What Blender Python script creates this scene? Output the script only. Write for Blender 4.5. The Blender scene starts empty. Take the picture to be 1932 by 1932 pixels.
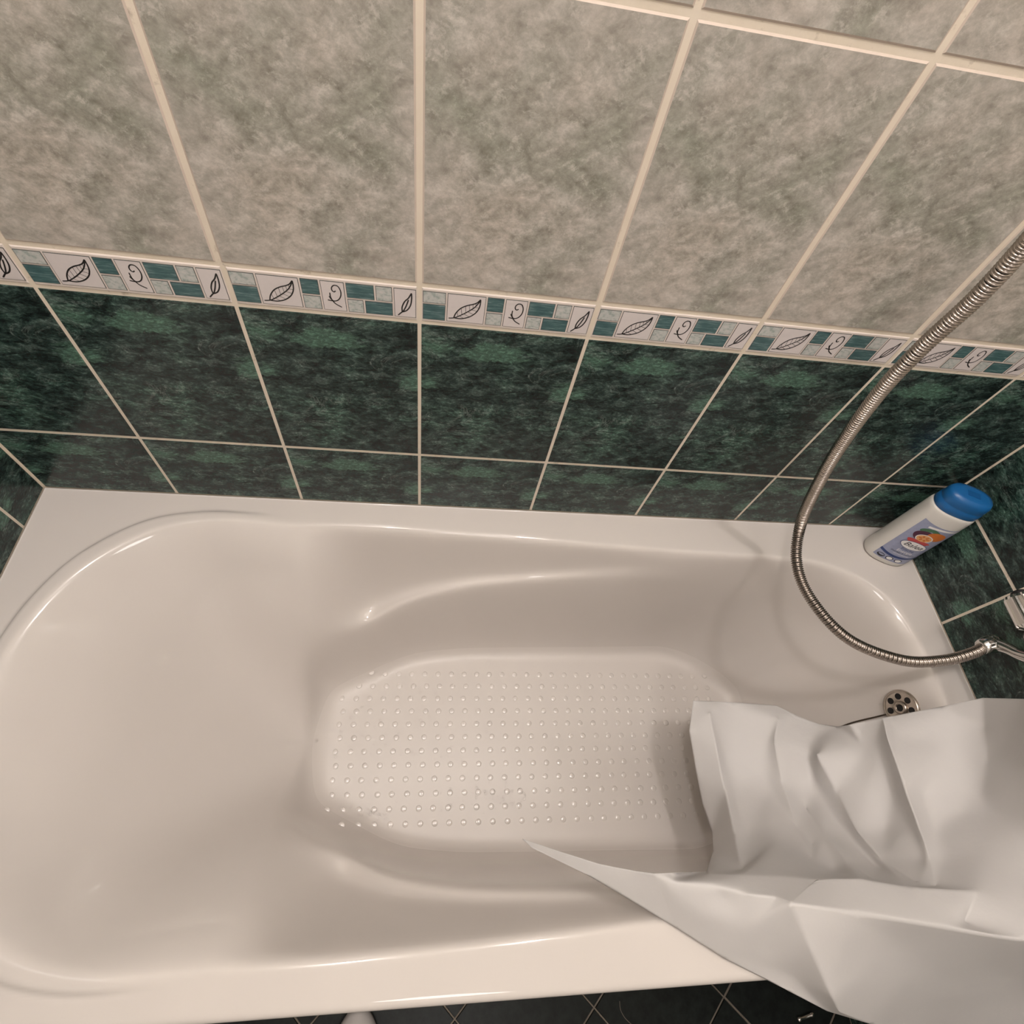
import bpy, bmesh, math, random
import numpy as np
from mathutils import Vector, Matrix, noise
from mathutils.geometry import delaunay_2d_cdt

random.seed(4)
PI = math.pi
sc = bpy.context.scene
col = sc.collection

# ------------------------------------------------------------------ camera
# origin: back wall at y = 0, bath rim at z = 0, x along the bath; room floor at z = FLOOR
FLOOR, CEIL = -0.60, 1.92
XL, XR, YF = -0.600, 0.953, -0.675          # left wall, right wall, front edge of the bath
YROOM = -1.95
CAM = Vector((0.02818, -0.51453, 0.83595))
ca, cb, cc = math.radians(-15.127), math.radians(32.253), math.radians(15.597)
CROT = (Matrix.Rotation(ca, 3, 'Z') @ Matrix.Rotation(cb, 3, 'X') @ Matrix.Rotation(cc, 3, 'Z'))
cd = bpy.data.cameras.new('camera')
cd.sensor_width = 36.0
cd.lens = 1029.79 / 1932 * 36.0
cd.clip_start = 0.02
cam = bpy.data.objects.new('camera', cd)
cam.matrix_world = Matrix.Translation(CAM) @ CROT.to_4x4()
col.objects.link(cam)
sc.camera = cam

# ------------------------------------------------------------------ light
w = bpy.data.worlds.new('world'); sc.world = w; w.use_nodes = True
w.node_tree.nodes['Background'].inputs[0].default_value = (1.0, 0.9, 0.82, 1)
w.node_tree.nodes['Background'].inputs[1].default_value = 0.10
def lamp(name, loc, watt, rad, colr=(1.0, 0.922, 0.885)):
    l = bpy.data.lights.new(name, 'POINT'); l.energy = watt; l.shadow_soft_size = rad; l.color = colr
    o = bpy.data.objects.new(name, l); o.location = loc; col.objects.link(o)
lamp('ceiling_bulb', (0.44, -0.35, 1.80), 17.0, 0.030)
lamp('ceiling_bulb', (-0.23, -0.41, 1.80), 17.0, 0.030)
al = bpy.data.lights.new('added_soft_fill', 'AREA'); al.shape = 'DISK'; al.size = 0.55; al.energy = 7.5; al.color = (1.0, 0.945, 0.92)
ao = bpy.data.objects.new('added_soft_fill', al); ao.location = (0.15, -1.50, 1.90); col.objects.link(ao)      # assumed fill light, added behind the camera to soften shadows and lift the walls
vs = sc.view_settings
vs.view_transform = 'Standard'; vs.look = 'None'; vs.gamma = 1.0; vs.use_curve_mapping = False
vs.exposure = 0.10

# ------------------------------------------------------------------ helpers
def ray(u, v):
    return CROT @ Vector(((u - 966) / 1029.79, -(v - 966) / 1029.79, -1.0))
def at_z(u, v, z):
    d = ray(u, v); return CAM + d * ((z - CAM.z) / d.z)
def at_y(u, v, y):
    d = ray(u, v); return CAM + d * ((y - CAM.y) / d.y)

def link(o, parent=None):
    col.objects.link(o)
    if parent: o.parent = parent
    return o
def tag(o, label=None, cat=None, group=None, kind=None):
    for k, v in (('label', label), ('category', cat), ('group', group), ('kind', kind)):
        if v: o[k] = v
    return o
def empty(name, loc=(0, 0, 0), rz=0.0):
    o = bpy.data.objects.new(name, None); o.location = loc; o.rotation_euler = (0, 0, rz); o.empty_display_size = 0.05
    return link(o)
def mesh_obj(name, verts, faces, mats, parent=None, smooth=False, midx=None):
    me = bpy.data.meshes.new(name)
    me.from_pydata([tuple(v) for v in verts], [], faces)
    for m in (mats if isinstance(mats, (list, tuple)) else [mats]): me.materials.append(m)
    if smooth: me.polygons.foreach_set('use_smooth', [True] * len(me.polygons))
    if midx: me.polygons.foreach_set('material_index', midx)
    me.update()
    return link(bpy.data.objects.new(name, me), parent)
def bm_obj(name, bm, mat, parent=None, smooth=False, sharp=None):
    me = bpy.data.meshes.new(name); bm.to_mesh(me); bm.free()
    for m in (mat if isinstance(mat, (list, tuple)) else [mat]): me.materials.append(m)
    if smooth: me.polygons.foreach_set('use_smooth', [True] * len(me.polygons))
    if sharp is not None and hasattr(me, 'set_sharp_from_angle'): me.set_sharp_from_angle(angle=math.radians(sharp))
    return link(bpy.data.objects.new(name, me), parent)
def box_data(x0, x1, y0, y1, z0, z1):
    v = [(x0,y0,z0),(x1,y0,z0),(x1,y1,z0),(x0,y1,z0),(x0,y0,z1),(x1,y0,z1),(x1,y1,z1),(x0,y1,z1)]
    f = [(0,3,2,1),(4,5,6,7),(0,1,5,4),(1,2,6,5),(2,3,7,6),(3,0,4,7)]
    return v, f
def lathe(profile, n=40, sx=1.0, sy=1.0, cap=True):
    """profile [(r,z)...] -> verts, faces about local z; sx, sy make it oval"""
    V, F = [], []
    for r, z in profile:
        for i in range(n):
            a = 2 * PI * i / n; V.append((r * sx * math.cos(a), r * sy * math.sin(a), z))
    for k in range(len(profile) - 1):
        for i in range(n):
            j = (i + 1) % n
            F.append((k*n+i, k*n+j, (k+1)*n+j, (k+1)*n+i))
    if cap:
        F.append(tuple(reversed(range(n)))); F.append(tuple(range((len(profile)-1)*n, len(profile)*n)))
    return V, F
def catmull(pts, per=12, closed=False):
    P = [Vector(p) for p in pts]; n = len(P); out = []
    segs = n if closed else n - 1
    for i in range(segs):
        if closed: a, b, c, d = P[(i-1) % n], P[i], P[(i+1) % n], P[(i+2) % n]
        else: a, b, c, d = P[max(i-1,0)], P[i], P[i+1], P[min(i+2,n-1)]
        for k in range(per):
            t = k / per
            out.append(0.5 * ((2*b) + (c-a)*t + (2*a-5*b+4*c-d)*t*t + (3*b-a-3*c+d)*t**3))
    if not closed: out.append(P[-1].copy())
    return out
def resample(path, step):
    out = [path[0].copy()]; acc = 0.0
    for a, b in zip(path[:-1], path[1:]):
        L = (b - a).length; p = step - acc
        while p <= L and L > 0:
            out.append(a.lerp(b, p / L)); p += step
        acc = (acc + L) % step if L > 0 else acc
    return out
def sweep(path, radf, n=12):
    """tube along path with radius radf(i); parallel transport frame"""
    V, F = [], []
    T = [(path[min(i+1, len(path)-1)] - path[max(i-1, 0)]).normalized() for i in range(len(path))]
    nv = T[0].orthogonal().normalized()
    for i, p in enumerate(path):
        nv = (nv - T[i] * nv.dot(T[i])).normalized(); bv = T[i].cross(nv); r = radf(i)
        for k in range(n):
            a = 2 * PI * k / n; V.append(p + (nv * math.cos(a) + bv * math.sin(a)) * r)
    for i in range(len(path) - 1):
        for k in range(n):
            l = (k + 1) % n; F.append((i*n+k, i*n+l, (i+1)*n+l, (i+1)*n+k))
    F.append(tuple(reversed(range(n)))); F.append(tuple(range((len(path)-1)*n, len(path)*n)))
    return V, F

# ------------------------------------------------------------------ materials
class NT:
    def __init__(s, name):
        s.m = bpy.data.materials.new(name); s.m.use_nodes = True
        s.t = s.m.node_tree; s.b = s.t.nodes['Principled BSDF']
    def n(s, typ, **kw):
        x = s.t.nodes.new(typ)
        for k, v in kw.items(): setattr(x, k, v)
        return x
    def l(s, a, b): s.t.links.new(a, b)
    def coord(s, scale=(1,1,1), rot=(0,0,0), kind='Object', loc=(0,0,0)):
        tc = s.n('ShaderNodeTexCoord'); mp = s.n('ShaderNodeMapping')
        mp.inputs['Scale'].default_value = scale; mp.inputs['Rotation'].default_value = rot; mp.inputs['Location'].default_value = loc
        s.l(tc.outputs[kind], mp.inputs['Vector']); return mp.outputs['Vector']
    def noise(s, vec, scale, detail=6, rough=0.6, dist=0.0):
        x = s.n('ShaderNodeTexNoise'); s.l(vec, x.inputs['Vector'])
        x.inputs['Scale'].default_value = scale; x.inputs['Detail'].default_value = detail
        x.inputs['Roughness'].default_value = rough; x.inputs['Distortion'].default_value = dist
        return x.outputs['Fac']
    def ramp(s, fac, stops, interp='LINEAR'):
        x = s.n('ShaderNodeValToRGB'); s.l(fac, x.inputs['Fac']); e = x.color_ramp.elements; x.color_ramp.interpolation = interp
        while len(e) < len(stops): e.new(0.5)
        for el, (p, c) in zip(e, stops):
            el.position = p; el.color = tuple(c) + (1,) if len(c) == 3 else c
        return x.outputs['Color']
    def mix(s, fac, a, b, mode='MIX'):
        x = s.n('ShaderNodeMix', data_type='RGBA', blend_type=mode)
        for sock, val in ((x.inputs[0], fac), (x.inputs[6], a), (x.inputs[7], b)):
            if hasattr(val, 'links'): s.l(val, sock)
            else: sock.default_value = val if isinstance(val, (int, float)) else (tuple(val) + (1,))[:4]
        return x.outputs[2]
    def math(s, op, a, b=0.0):
        x = s.n('ShaderNodeMath', operation=op)
        for sock, val in ((x.inputs[0], a), (x.inputs[1], b)):
            if hasattr(val, 'links'): s.l(val, sock)
            else: sock.default_value = val
        return x.outputs[0]
    def bump(s, h, strength=0.2, dist=0.001):
        x = s.n('ShaderNodeBump'); x.inputs['Strength'].default_value = strength; x.inputs['Distance'].default_value = dist
        s.l(h, x.inputs['Height']); s.l(x.outputs['Normal'], s.b.inputs['Normal'])
    def set(s, **kw):
        for k, v in kw.items():
            k = k.replace('_', ' ')
            if hasattr(v, 'links'): s.l(v, s.b.inputs[k])
            else: s.b.inputs[k].default_value = (tuple(v) + (1,))[:4] if isinstance(v, tuple) else v
        return s
def plain(name, colr, rough=0.5, metal=0.0, var=0.06, scale=60, **kw):
    m = NT(name); f = m.noise(m.coord(), scale, 3)
    c2 = tuple(max(0, c * (1 - var)) for c in colr)
    m.set(Base_Color=m.mix(f, c2, colr), Roughness=rough, Metallic=metal, **kw); return m.m

# bath acrylic: warm white, glossy
m = NT('bath_acrylic'); f = m.noise(m.coord(), 7, 3)
m.set(Base_Color=m.mix(f, (0.615, 0.575, 0.54), (0.64, 0.60, 0.565)), Roughness=0.055, IOR=1.50)
tc = m.n('ShaderNodeTexCoord'); sep = m.n('ShaderNodeSeparateXYZ'); m.l(tc.outputs['Object'], sep.inputs[0])
fm = m.ramp(sep.outputs[2], [(0.225, (1, 1, 1)), (0.26, (0, 0, 0))])            # fine moulded texture on the standing area
m.set(Roughness=m.math('ADD', 0.055, m.math('MULTIPLY', fm, 0.33)))
m.bump(m.math('ADD', m.math('MULTIPLY', m.noise(m.coord(), 9, 2), 0.10), m.math('MULTIPLY', m.math('MULTIPLY', m.noise(m.coord(), 170, 3), fm), 0.05)), 0.5, 0.002)
M_bath = m.m

# grey marbled wall tile (print repeats on every tile: object coordinates)
m = NT('grey_tile')
v1 = m.coord(scale=(1.0, 1.0, 1.25), rot=(0, -0.75, 0)); v0 = m.coord()
big = m.noise(v0, 9, 3, 0.55, 0.2); mid = m.noise(v1, 42, 8, 0.70, 0.25); fine = m.noise(v1, 150, 6, 0.74, 0.3)
base = m.ramp(mid, [(0.34, (0.235, 0.222, 0.19)), (0.45, (0.35, 0.335, 0.295)), (0.55, (0.435, 0.415, 0.375)), (0.68, (0.58, 0.555, 0.515))])
tone = m.ramp(big, [(0.36, (0.76, 0.80, 0.74)), (0.5, (0.98, 0.975, 0.955)), (0.64, (1.20, 1.15, 1.13))])
c = m.mix(1.0, base, tone, 'MULTIPLY')
vein = m.ramp(m.math('ABSOLUTE', m.math('SUBTRACT', m.noise(v1, 17, 7, 0.72, 0.5), 0.5)), [(0.0, (1, 1, 1)), (0.012, (0.5, 0.5, 0.5)), (0.04, (0, 0, 0))])
vm = m.math('MULTIPLY', vein, m.ramp(m.noise(v1, 18, 3), [(0.50, (0, 0, 0)), (0.62, (1, 1, 1))]))
c = m.mix(m.math('MULTIPLY', vm, 0.5), c, (0.66, 0.62, 0.575))
fl = m.ramp(fine, [(0.40, (0.82, 0.82, 0.80)), (0.55, (1.0, 1.0, 1.0)), (0.70, (1.2, 1.19, 1.17))])
c = m.mix(0.8, c, fl, 'MULTIPLY')
fk = m.ramp(m.noise(m.coord(scale=(1, 1, 1.15), rot=(0, -0.8, 0)), 75, 8, 0.74, 0.15), [(0.54, (0, 0, 0)), (0.64, (1, 1, 1))])
c = m.mix(m.math('MULTIPLY', fk, 0.52), c, (0.66, 0.63, 0.575))
dk = m.ramp(m.noise(m.coord(scale=(1, 1, 1.15), rot=(0, -0.8, 0), loc=(3, 1, 2)), 60, 8, 0.74, 0.15), [(0.54, (0, 0, 0)), (0.66, (1, 1, 1))])
c = m.mix(m.math('MULTIPLY', dk, 0.48), c, (0.205, 0.195, 0.16))
# paler, pinker towards the tile's border (part of the print)
tc = m.n('ShaderNodeTexCoord'); sep = m.n('ShaderNodeSeparateXYZ'); m.l(tc.outputs['Object'], sep.inputs[0])
ex = m.math('POWER', m.math('DIVIDE', m.math('ABSOLUTE', sep.outputs[0]), 0.098), 3.0)
ez = m.math('POWER', m.math('DIVIDE', m.math('ABSOLUTE', sep.outputs[2]), 0.124), 3.0)
eb = m.math('MULTIPLY', m.math('MAXIMUM', ex, ez), m.ramp(big, [(0.35, (0.1, 0.1, 0.1)), (0.6, (1, 1, 1))]))
c = m.mix(m.math('MULTIPLY', eb, 0.40), c, (0.56, 0.515, 0.475))
m.set(Base_Color=c, Roughness=0.30, IOR=1.5)
m.bump(m.math('ADD', mid, m.math('MULTIPLY', fine, 0.3)), 0.20, 0.0010)
M_grey = m.m
M_greyedge = plain('grey_tile_edge', (0.66, 0.56, 0.48), 0.5, var=0.2, scale=90)

# dark green marbled tile
m = NT('green_tile')
v1 = m.coord(scale=(0.72, 0.72, 1.45), rot=(0, 0.12, 0)); v0 = m.coord()
big = m.noise(v1, 12, 3, 0.5, 0.4); mid = m.noise(v1, 55, 9, 0.78, 0.7); fine = m.noise(v1, 190, 4, 0.8, 0.6)
base = m.ramp(mid, [(0.38, (0.006, 0.011, 0.0105)), (0.47, (0.020, 0.036, 0.0325)), (0.55, (0.044, 0.076, 0.066)), (0.68, (0.14, 0.19, 0.17))])
tone = m.ramp(big, [(0.38, (0.60, 0.58, 0.60)), (0.52, (1.0, 1.0, 1.0)), (0.66, (1.35, 1.55, 1.4))])
c = m.mix(1.0, base, tone, 'MULTIPLY')
def spot(cx, cz, rx, rz):
    tc = m.n('ShaderNodeTexCoord'); mp = m.n('ShaderNodeMapping'); mp.inputs['Location'].default_value = (-cx / rx, 0, -cz / rz)
    mp.inputs['Scale'].default_value = (1 / rx, 0, 1 / rz); m.l(tc.outputs['Object'], mp.inputs['Vector'])
    ln = m.n('ShaderNodeVectorMath', operation='LENGTH'); m.l(mp.outputs['Vector'], ln.inputs[0])
    return m.math('SUBTRACT', 1.0, ln.outputs['Value'])
sp = m.math('MAXIMUM', spot(-0.010, 0.090, 0.058, 0.022), m.math('MULTIPLY', spot(-0.075, 0.090, 0.030, 0.014), 0.55))
sp = m.math('MAXIMUM', sp, m.math('MULTIPLY', spot(0.093, 0.030, 0.03, 0.03), 0.55))
sp = m.math('MAXIMUM', sp, m.math('MULTIPLY', spot(-0.088, 0.030, 0.022, 0.022), 0.45))
pn = m.noise(v1, 60, 8, 0.75, 0.8)
pf = m.ramp(m.math('ADD', m.math('MULTIPLY', sp, 1.05), m.math('MULTIPLY', m.math('SUBTRACT', pn, 0.5), 1.9)), [(0.20, (0, 0, 0)), (0.42, (1, 1, 1))])
pf = m.math('MULTIPLY', pf, m.ramp(sp, [(0.0, (0, 0, 0)), (0.12, (1, 1, 1))]))
c = m.mix(m.math('MULTIPLY', pf, 0.72), c, (0.090, 0.175, 0.130))
vn = m.math('ABSOLUTE', m.math('SUBTRACT', m.noise(m.coord(scale=(0.8, 0.8, 1.3), rot=(0, 0.4, 0)), 13, 7, 0.70, 1.4), 0.5))
vein = m.math('MULTIPLY', m.ramp(vn, [(0.0, (1, 1, 1)), (0.006, (0.35, 0.35, 0.35)), (0.018, (0, 0, 0))]), m.ramp(m.noise(v1, 14, 2), [(0.47, (0, 0, 0)), (0.6, (1, 1, 1))]))
c = m.mix(m.math('MULTIPLY', vein, 0.55), c, (0.24, 0.29, 0.265))
fl = m.ramp(fine, [(0.40, (0.5, 0.5, 0.5)), (0.53, (1, 1, 1)), (0.66, (2.2, 2.2, 2.15))])
c = m.mix(0.8, c, fl, 'MULTIPLY')
m.set(Base_Color=c, Roughness=0.22, IOR=1.38)
m.bump(m.noise(v0, 60, 3), 0.06, 0.001)
M_green = m.m

# floor tile
m = NT('floor_tile'); f = m.noise(m.coord(), 40, 6, 0.7)
m.set(Base_Color=m.ramp(f, [(0.35, (0.004, 0.005, 0.0045)), (0.65, (0.012, 0.016, 0.014))]), Roughness=0.35, IOR=1.25)
M_floor = m.m
# grout, stained
def grout(name, a, b, stain):
    m = NT(name); v = m.coord()
    c = m.mix(m.noise(v, 25, 4), a, b)
    s = m.ramp(m.noise(v, 38, 5, 0.7), [(0.60, (0, 0, 0)), (0.74, (1, 1, 1))])
    c = m.mix(m.math('MULTIPLY', s, 0.6), c, stain)
    m.set(Base_Color=c, Roughness=0.85); m.bump(m.noise(v, 350, 3), 0.4, 0.0006); return m.m
M_grout = grout('wall_grout', (0.70, 0.61, 0.48), (0.80, 0.72, 0.62), (0.17, 0.11, 0.06))
M_fgrout = grout('floor_grout', (0.13, 0.11, 0.085), (0.20, 0.17, 0.14), (0.05, 0.035, 0.02))
M_paint = plain('ceiling_paint', (0.88, 0.86, 0.83), 0.85)
M_plain = plain('plain_wall', (0.62, 0.59, 0.55), 0.6)
M_band = plain('border_ground', (0.76, 0.68, 0.63), 0.35, var=0.08)
M_white = plain('border_white', (0.70, 0.645, 0.635), 0.30, var=0.07, scale=200)
m = NT('border_pale'); f = m.noise(m.coord(scale=(1, 1, 1.6), rot=(0, 0.8, 0)), 160, 5, 0.7, 0.5)
m.set(Base_Color=m.ramp(f, [(0.35, (0.30, 0.35, 0.33)), (0.5, (0.50, 0.52, 0.50)), (0.7, (0.60, 0.58, 0.56))]), Roughness=0.3); M_pale = m.m
m = NT('border_teal'); f = m.noise(m.coord(scale=(0.25, 1, 2.6), rot=(0, 0.1, 0)), 150, 4, 0.7)
m.set(Base_Color=m.ramp(f, [(0.36, (0.035, 0.088, 0.095)), (0.52, (0.062, 0.135, 0.140)), (0.68, (0.22, 0.31, 0.31))]), Roughness=0.3); M_teal = m.m
M_ink = plain('border_ink', (0.018, 0.016, 0.016), 0.4)
m = NT('chrome'); f = m.noise(m.coord(), 30, 3)
m.set(Base_Color=m.mix(f, (0.72, 0.70, 0.67), (0.80, 0.78, 0.75)), Metallic=1.0, Roughness=m.math('ADD', 0.10, m.math('MULTIPLY', f, 0.10))); M_chrome = m.m
m = NT('hose_steel'); f = m.noise(m.coord(), 50, 3)
m.set(Base_Color=m.mix(f, (0.33, 0.285, 0.25), (0.45, 0.40, 0.36)), Metallic=1.0, Roughness=0.25); M_hose = m.m
M_hosegap = plain('hose_gap', (0.05, 0.042, 0.036), 0.6)
m = NT('brushed_steel'); f = m.noise(m.coord(scale=(1, 1, 1)), 90, 4)
m.set(Base_Color=m.mix(f, (0.40, 0.345, 0.29), (0.60, 0.54, 0.48)), Metallic=1.0, Roughness=0.3); M_steel = m.m
M_black = plain('black_hole', (0.006, 0.005, 0.005), 0.7)
M_chain = plain('chain_metal', (0.10, 0.075, 0.055), 0.4, 0.7)
m = NT('paper'); v = m.coord(); f = m.noise(v, 12, 4)
m.set(Base_Color=m.mix(f, (0.615, 0.60, 0.59), (0.655, 0.64, 0.63)), Roughness=0.55)
m.bump(m.noise(v, 22, 5, 0.55), 0.18, 0.006)
tr = m.n('ShaderNodeBsdfTranslucent'); tr.inputs[0].default_value = (0.80, 0.76, 0.71, 1)
mx = m.n('ShaderNodeMixShader'); mx.inputs[0].default_value = 0.12
m.l(m.b.outputs[0], mx.inputs[1]); m.l(tr.outputs[0], mx.inputs[2]); m.l(mx.outputs[0], m.t.nodes['Material Output'].inputs['Surface'])
M_paper = m.m
M_bottle = plain('bottle_plastic', (0.68, 0.66, 0.62), 0.32, var=0.03)
M_cap = plain('cap_blue', (0.010, 0.115, 0.33), 0.34, var=0.1)
M_capdark = plain('cap_blue_print', (0.008, 0.08, 0.24), 0.35)
M_label = plain('label_lilac', (0.34, 0.37, 0.52), 0.35, var=0.25, scale=120)
M_navy = plain('label_navy', (0.018, 0.045, 0.17), 0.35)
M_lblack = plain('label_black', (0.012, 0.012, 0.02), 0.4)
M_lwhite = plain('label_white', (0.80, 0.79, 0.78), 0.35)
M_orange = plain('fruit_orange', (0.66, 0.19, 0.03), 0.4, var=0.35, scale=300)
M_flesh = plain('fruit_flesh', (0.80, 0.42, 0.17), 0.4, var=0.3, scale=400)
M_plum = plain('fruit_purple', (0.075, 0.018, 0.045), 0.4)
M_red = plain('fruit_red', (0.56, 0.07, 0.07), 0.4, var=0.3, scale=300)
M_leaf = plain('fruit_leaf', (0.08, 0.20, 0.11), 0.4, var=0.4, scale=200)
M_sandal = plain('slipper_white', (0.58, 0.55, 0.53), 0.7, var=0.1)
M_soledark = plain('slipper_lining', (0.33, 0.31, 0.30), 0.8)
m = NT('water')                                # thin clear film: lets the light through, mirrors at its skin
gl = m.n('ShaderNodeBsdfGlossy'); gl.inputs['Roughness'].default_value = 0.12; tp = m.n('ShaderNodeBsdfTransparent'); fr = m.n('ShaderNodeFresnel'); fr.inputs['IOR'].default_value = 1.45
mx = m.n('ShaderNodeMixShader'); m.l(fr.outputs[0], mx.inputs[0]); m.l(tp.outputs[0], mx.inputs[1]); m.l(gl.outputs[0], mx.inputs[2]); m.l(mx.outputs[0], m.t.nodes['Material Output'].inputs['Surface'])
M_water = m.m

# ------------------------------------------------------------------ room shell
def struct(name, verts, faces, mat):
    return tag(mesh_obj(name, verts, faces, mat), kind='structure')
GD = 0.0009                                   # grout sits this far behind the tile face
TH = 0.10
wall_back = struct('wall_back', *box_data(XL - TH, XR + TH, GD, TH, FLOOR, CEIL), M_grout)
wall_left = struct('wall_left', *box_data(XL - TH, XL - GD, YROOM, GD, FLOOR, CEIL), M_grout)
wall_right = struct('wall_right', *box_data(XR + GD, XR + TH, YROOM, GD, FLOOR, CEIL), M_grout)
struct('wall_front', *box_data(XL - TH, XR + TH, YROOM - TH, YROOM, FLOOR, CEIL), M_plain)
struct('ceiling', *box_data(XL - TH, XR + TH, YROOM - TH, TH, CEIL, CEIL + 0.05), M_paint)
floor = struct('floor', *box_data(XL - TH, XR + TH, YROOM - TH, TH, FLOOR - 0.05, FLOOR), M_fgrout)

# ---- tiles. local frame of every tile: x across, z up, face towards -y; origin at the centre of a FULL tile
Z1, Z2, Z3 = 0.1469, 0.4014, 0.4501            # joint lines above the rim
PITCH = 0.2545
def tile_mesh(name, x0, x1, z0, z1, mats, ch=0.0011, proud=GD, edge_mat=False):
    y0 = proud; y1 = ch * 0.55
    V = [(x0, y0, z0), (x1, y0, z0), (x1, y0, z1), (x0, y0, z1),
         (x0, y1, z0), (x1, y1, z0), (x1, y1, z1), (x0, y1, z1),
         (x0+ch, 0, z0+ch), (x1-ch, 0, z0+ch), (x1-ch, 0, z1-ch), (x0+ch, 0, z1-ch)]
    F = [(8, 9, 10, 11)]
    mi = [0]
    for i in range(4):
        j = (i + 1) % 4
        F.append((4+i, 4+j, 8+j, 8+i)); mi.append(1 if edge_mat else 0)
        F.append((i, j, 4+j, 4+i)); mi.append(1 if edge_mat else 0)
    me = bpy.data.meshes.new(name); me.from_pydata(V, [], F)
    for mm in mats: me.materials.append(mm)
    me.polygons.foreach_set('material_index', mi); me.update()
    return me
_cache = {}
def get_tile(kind, x0, x1, z0, z1):
    key = (kind,) + tuple(round(a, 4) for a in (x0, x1, z0, z1))
    if key not in _cache:
        if kind == 'green': me = tile_mesh('green_tile', x0, x1, z0, z1, [M_green], 0.0010)
        elif kind == 'grey': me = tile_mesh('grey_tile', x0, x1, z0, z1, [M_grey, M_greyedge], 0.0022, edge_mat=True)
        else: me = tile_mesh('border_tile', x0, x1, z0, z1, [M_band], 0.0012)
        _cache[key] = me
    return _cache[key]
def put_tile(kind, wall, rotz, org, s0, s1, z0, z1, sc_, zc):
    """tile spanning s0..s1 along the wall and z0..z1; print centred on sc_, zc"""
    me = get_tile(kind, s0 - sc_, s1 - sc_, z0 - zc, z1 - zc)
    o = bpy.data.objects.new({'green': 'dark_green_tile', 'grey': 'grey_tile', 'border': 'border_tile'}[kind], me)
    o.rotation_euler = (0, 0, rotz)
    o.location = (org[0] + math.cos(rotz) * sc_, org[1] + math.sin(rotz) * sc_, zc)
    link(o, wall); return o

# border print: mosaic pieces and ink drawings, each a shared mesh under its border tile
BW, BH = 0.1925, 0.0372
PIECES = [(0.0, .130, .60, 1.0, M_pale), (0.0, .130, 0.0, .56, M_teal), (.140, .360, 0.0, 1.0, M_white),
          (.370, .466, .50, 1.0, M_teal), (.370, .466, 0.0, .45, M_pale), (.476, .604, 0.0, 1.0, M_white),
          (.614, .766, .50, 1.0, M_teal), (.776, .866, .50, 1.0, M_pale), (.614, .702, 0.0, .45, M_pale),
          (.712, .866, 0.0, .45, M_teal), (.876, 1.0, 0.0, 1.0, M_white)]
def piece_mesh(fx0, fx1, fz0, fz1, mat):
    x0, x1 = (fx0 - .5) * BW, (fx1 - .5) * BW; z0, z1 = (fz0 - .5) * BH, (fz1 - .5) * BH
    o = 0.00055; h = 0.0005
    V = [(x0,0,z0),(x1,0,z0),(x1,0,z1),(x0,0,z1),
         (x0,-h*.6,z0),(x1,-h*.6,z0),(x1,-h*.6,z1),(x0,-h*.6,z1),
         (x0+o,-h,z0+o),(x1-o,-h,z0+o),(x1-o,-h,z1-o),(x0+o,-h,z1-o)]
    F = [(8,9,10,11)]; mi = [0]
    for i in range(4):
        j = (i+1) % 4; F += [(4+i,4+j,8+j,8+i), (i,j,4+j,4+i)]; mi += [1, 1]
    me = bpy.data.meshes.new('mosaic_piece'); me.from_pydata(V, [], F); me.materials.append(mat); me.materials.append(M_ink2)
    me.polygons.foreach_set('material_index', mi); me.update(); return me
M_ink2 = plain('border_outline', (0.07, 0.075, 0.07), 0.4)
piece_meshes = [piece_mesh(*p) for p in PIECES]
def strokes_mesh(name, lines, piece, wd):
    fx0, fx1, fz0, fz1, _ = piece
    x0, x1 = (fx0 - .5) * BW, (fx1 - .5) * BW; z0, z1 = (fz0 - .5) * BH, (fz1 - .5) * BH
    V, F = [], []
    for pts, k in lines:
        P = [Vector((x0 + (x1-x0)*a, z0 + (z1-z0)*b)) for a, b in pts]
        if len(P) > 2: P = [Vector(q[:2]) for q in catmull([(p.x, p.y, 0) for p in P], 6)]
        n0 = len(V)
        for i, p in enumerate(P):
            t = (P[min(i+1, len(P)-1)] - P[max(i-1, 0)]); t = t.normalized() if t.length > 0 else Vector((1, 0))
            n = Vector((-t.y, t.x)) * wd * k * 0.5
            if i in (0, len(P)-1): n *= 0.5
            V += [(p.x - n.x, -0.00062, p.y - n.y), (p.x + n.x, -0.00062, p.y + n.y),]
        for i in range(len(P)-1):
            a = n0 + 2*i; F.append((a, a+2, a+3, a+1))
    me = bpy.data.meshes.new(name); me.from_pydata(V, [], F); me.materials.append(M_ink); me.update(); return me
leafA = [([(.05,.12),(.2,.15),(.35,.25),(.55,.42),(.72,.60),(.83,.80),(.86,.90)], 1.2),
         ([(.19,.15),(.24,.33),(.36,.52),(.52,.64),(.68,.71),(.78,.78),(.86,.90)], 1.3),
         ([(.19,.15),(.38,.14),(.58,.22),(.74,.37),(.83,.55),(.86,.72),(.86,.90)], 1.3)]
for a, b in (((.30,.21),(.27,.36)), ((.40,.29),(.37,.52)), ((.50,.38),(.48,.61)), ((.60,.47),(.58,.67)), ((.68,.55),(.67,.70)), ((.75,.64),(.75,.75)),
             ((.34,.24),(.46,.16)), ((.45,.33),(.60,.24)), ((.55,.42),(.70,.34)), ((.64,.51),(.79,.46)), ((.73,.61),(.84,.59))):
    leafA.append(([a, b], 0.9))
curl = [([(.62,.70),(.55,.66),(.47,.70),(.47,.80),(.58,.88),(.74,.86),(.83,.72),(.82,.56),(.72,.42),(.58,.35),(.42,.34),(.22,.36)], 1.2),
        ([(.36,.62),(.36,.48),(.42,.36),(.55,.24),(.80,.14)], 1.2), ([(.30,.50),(.37,.40),(.50,.33)], 1.0)]
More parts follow.
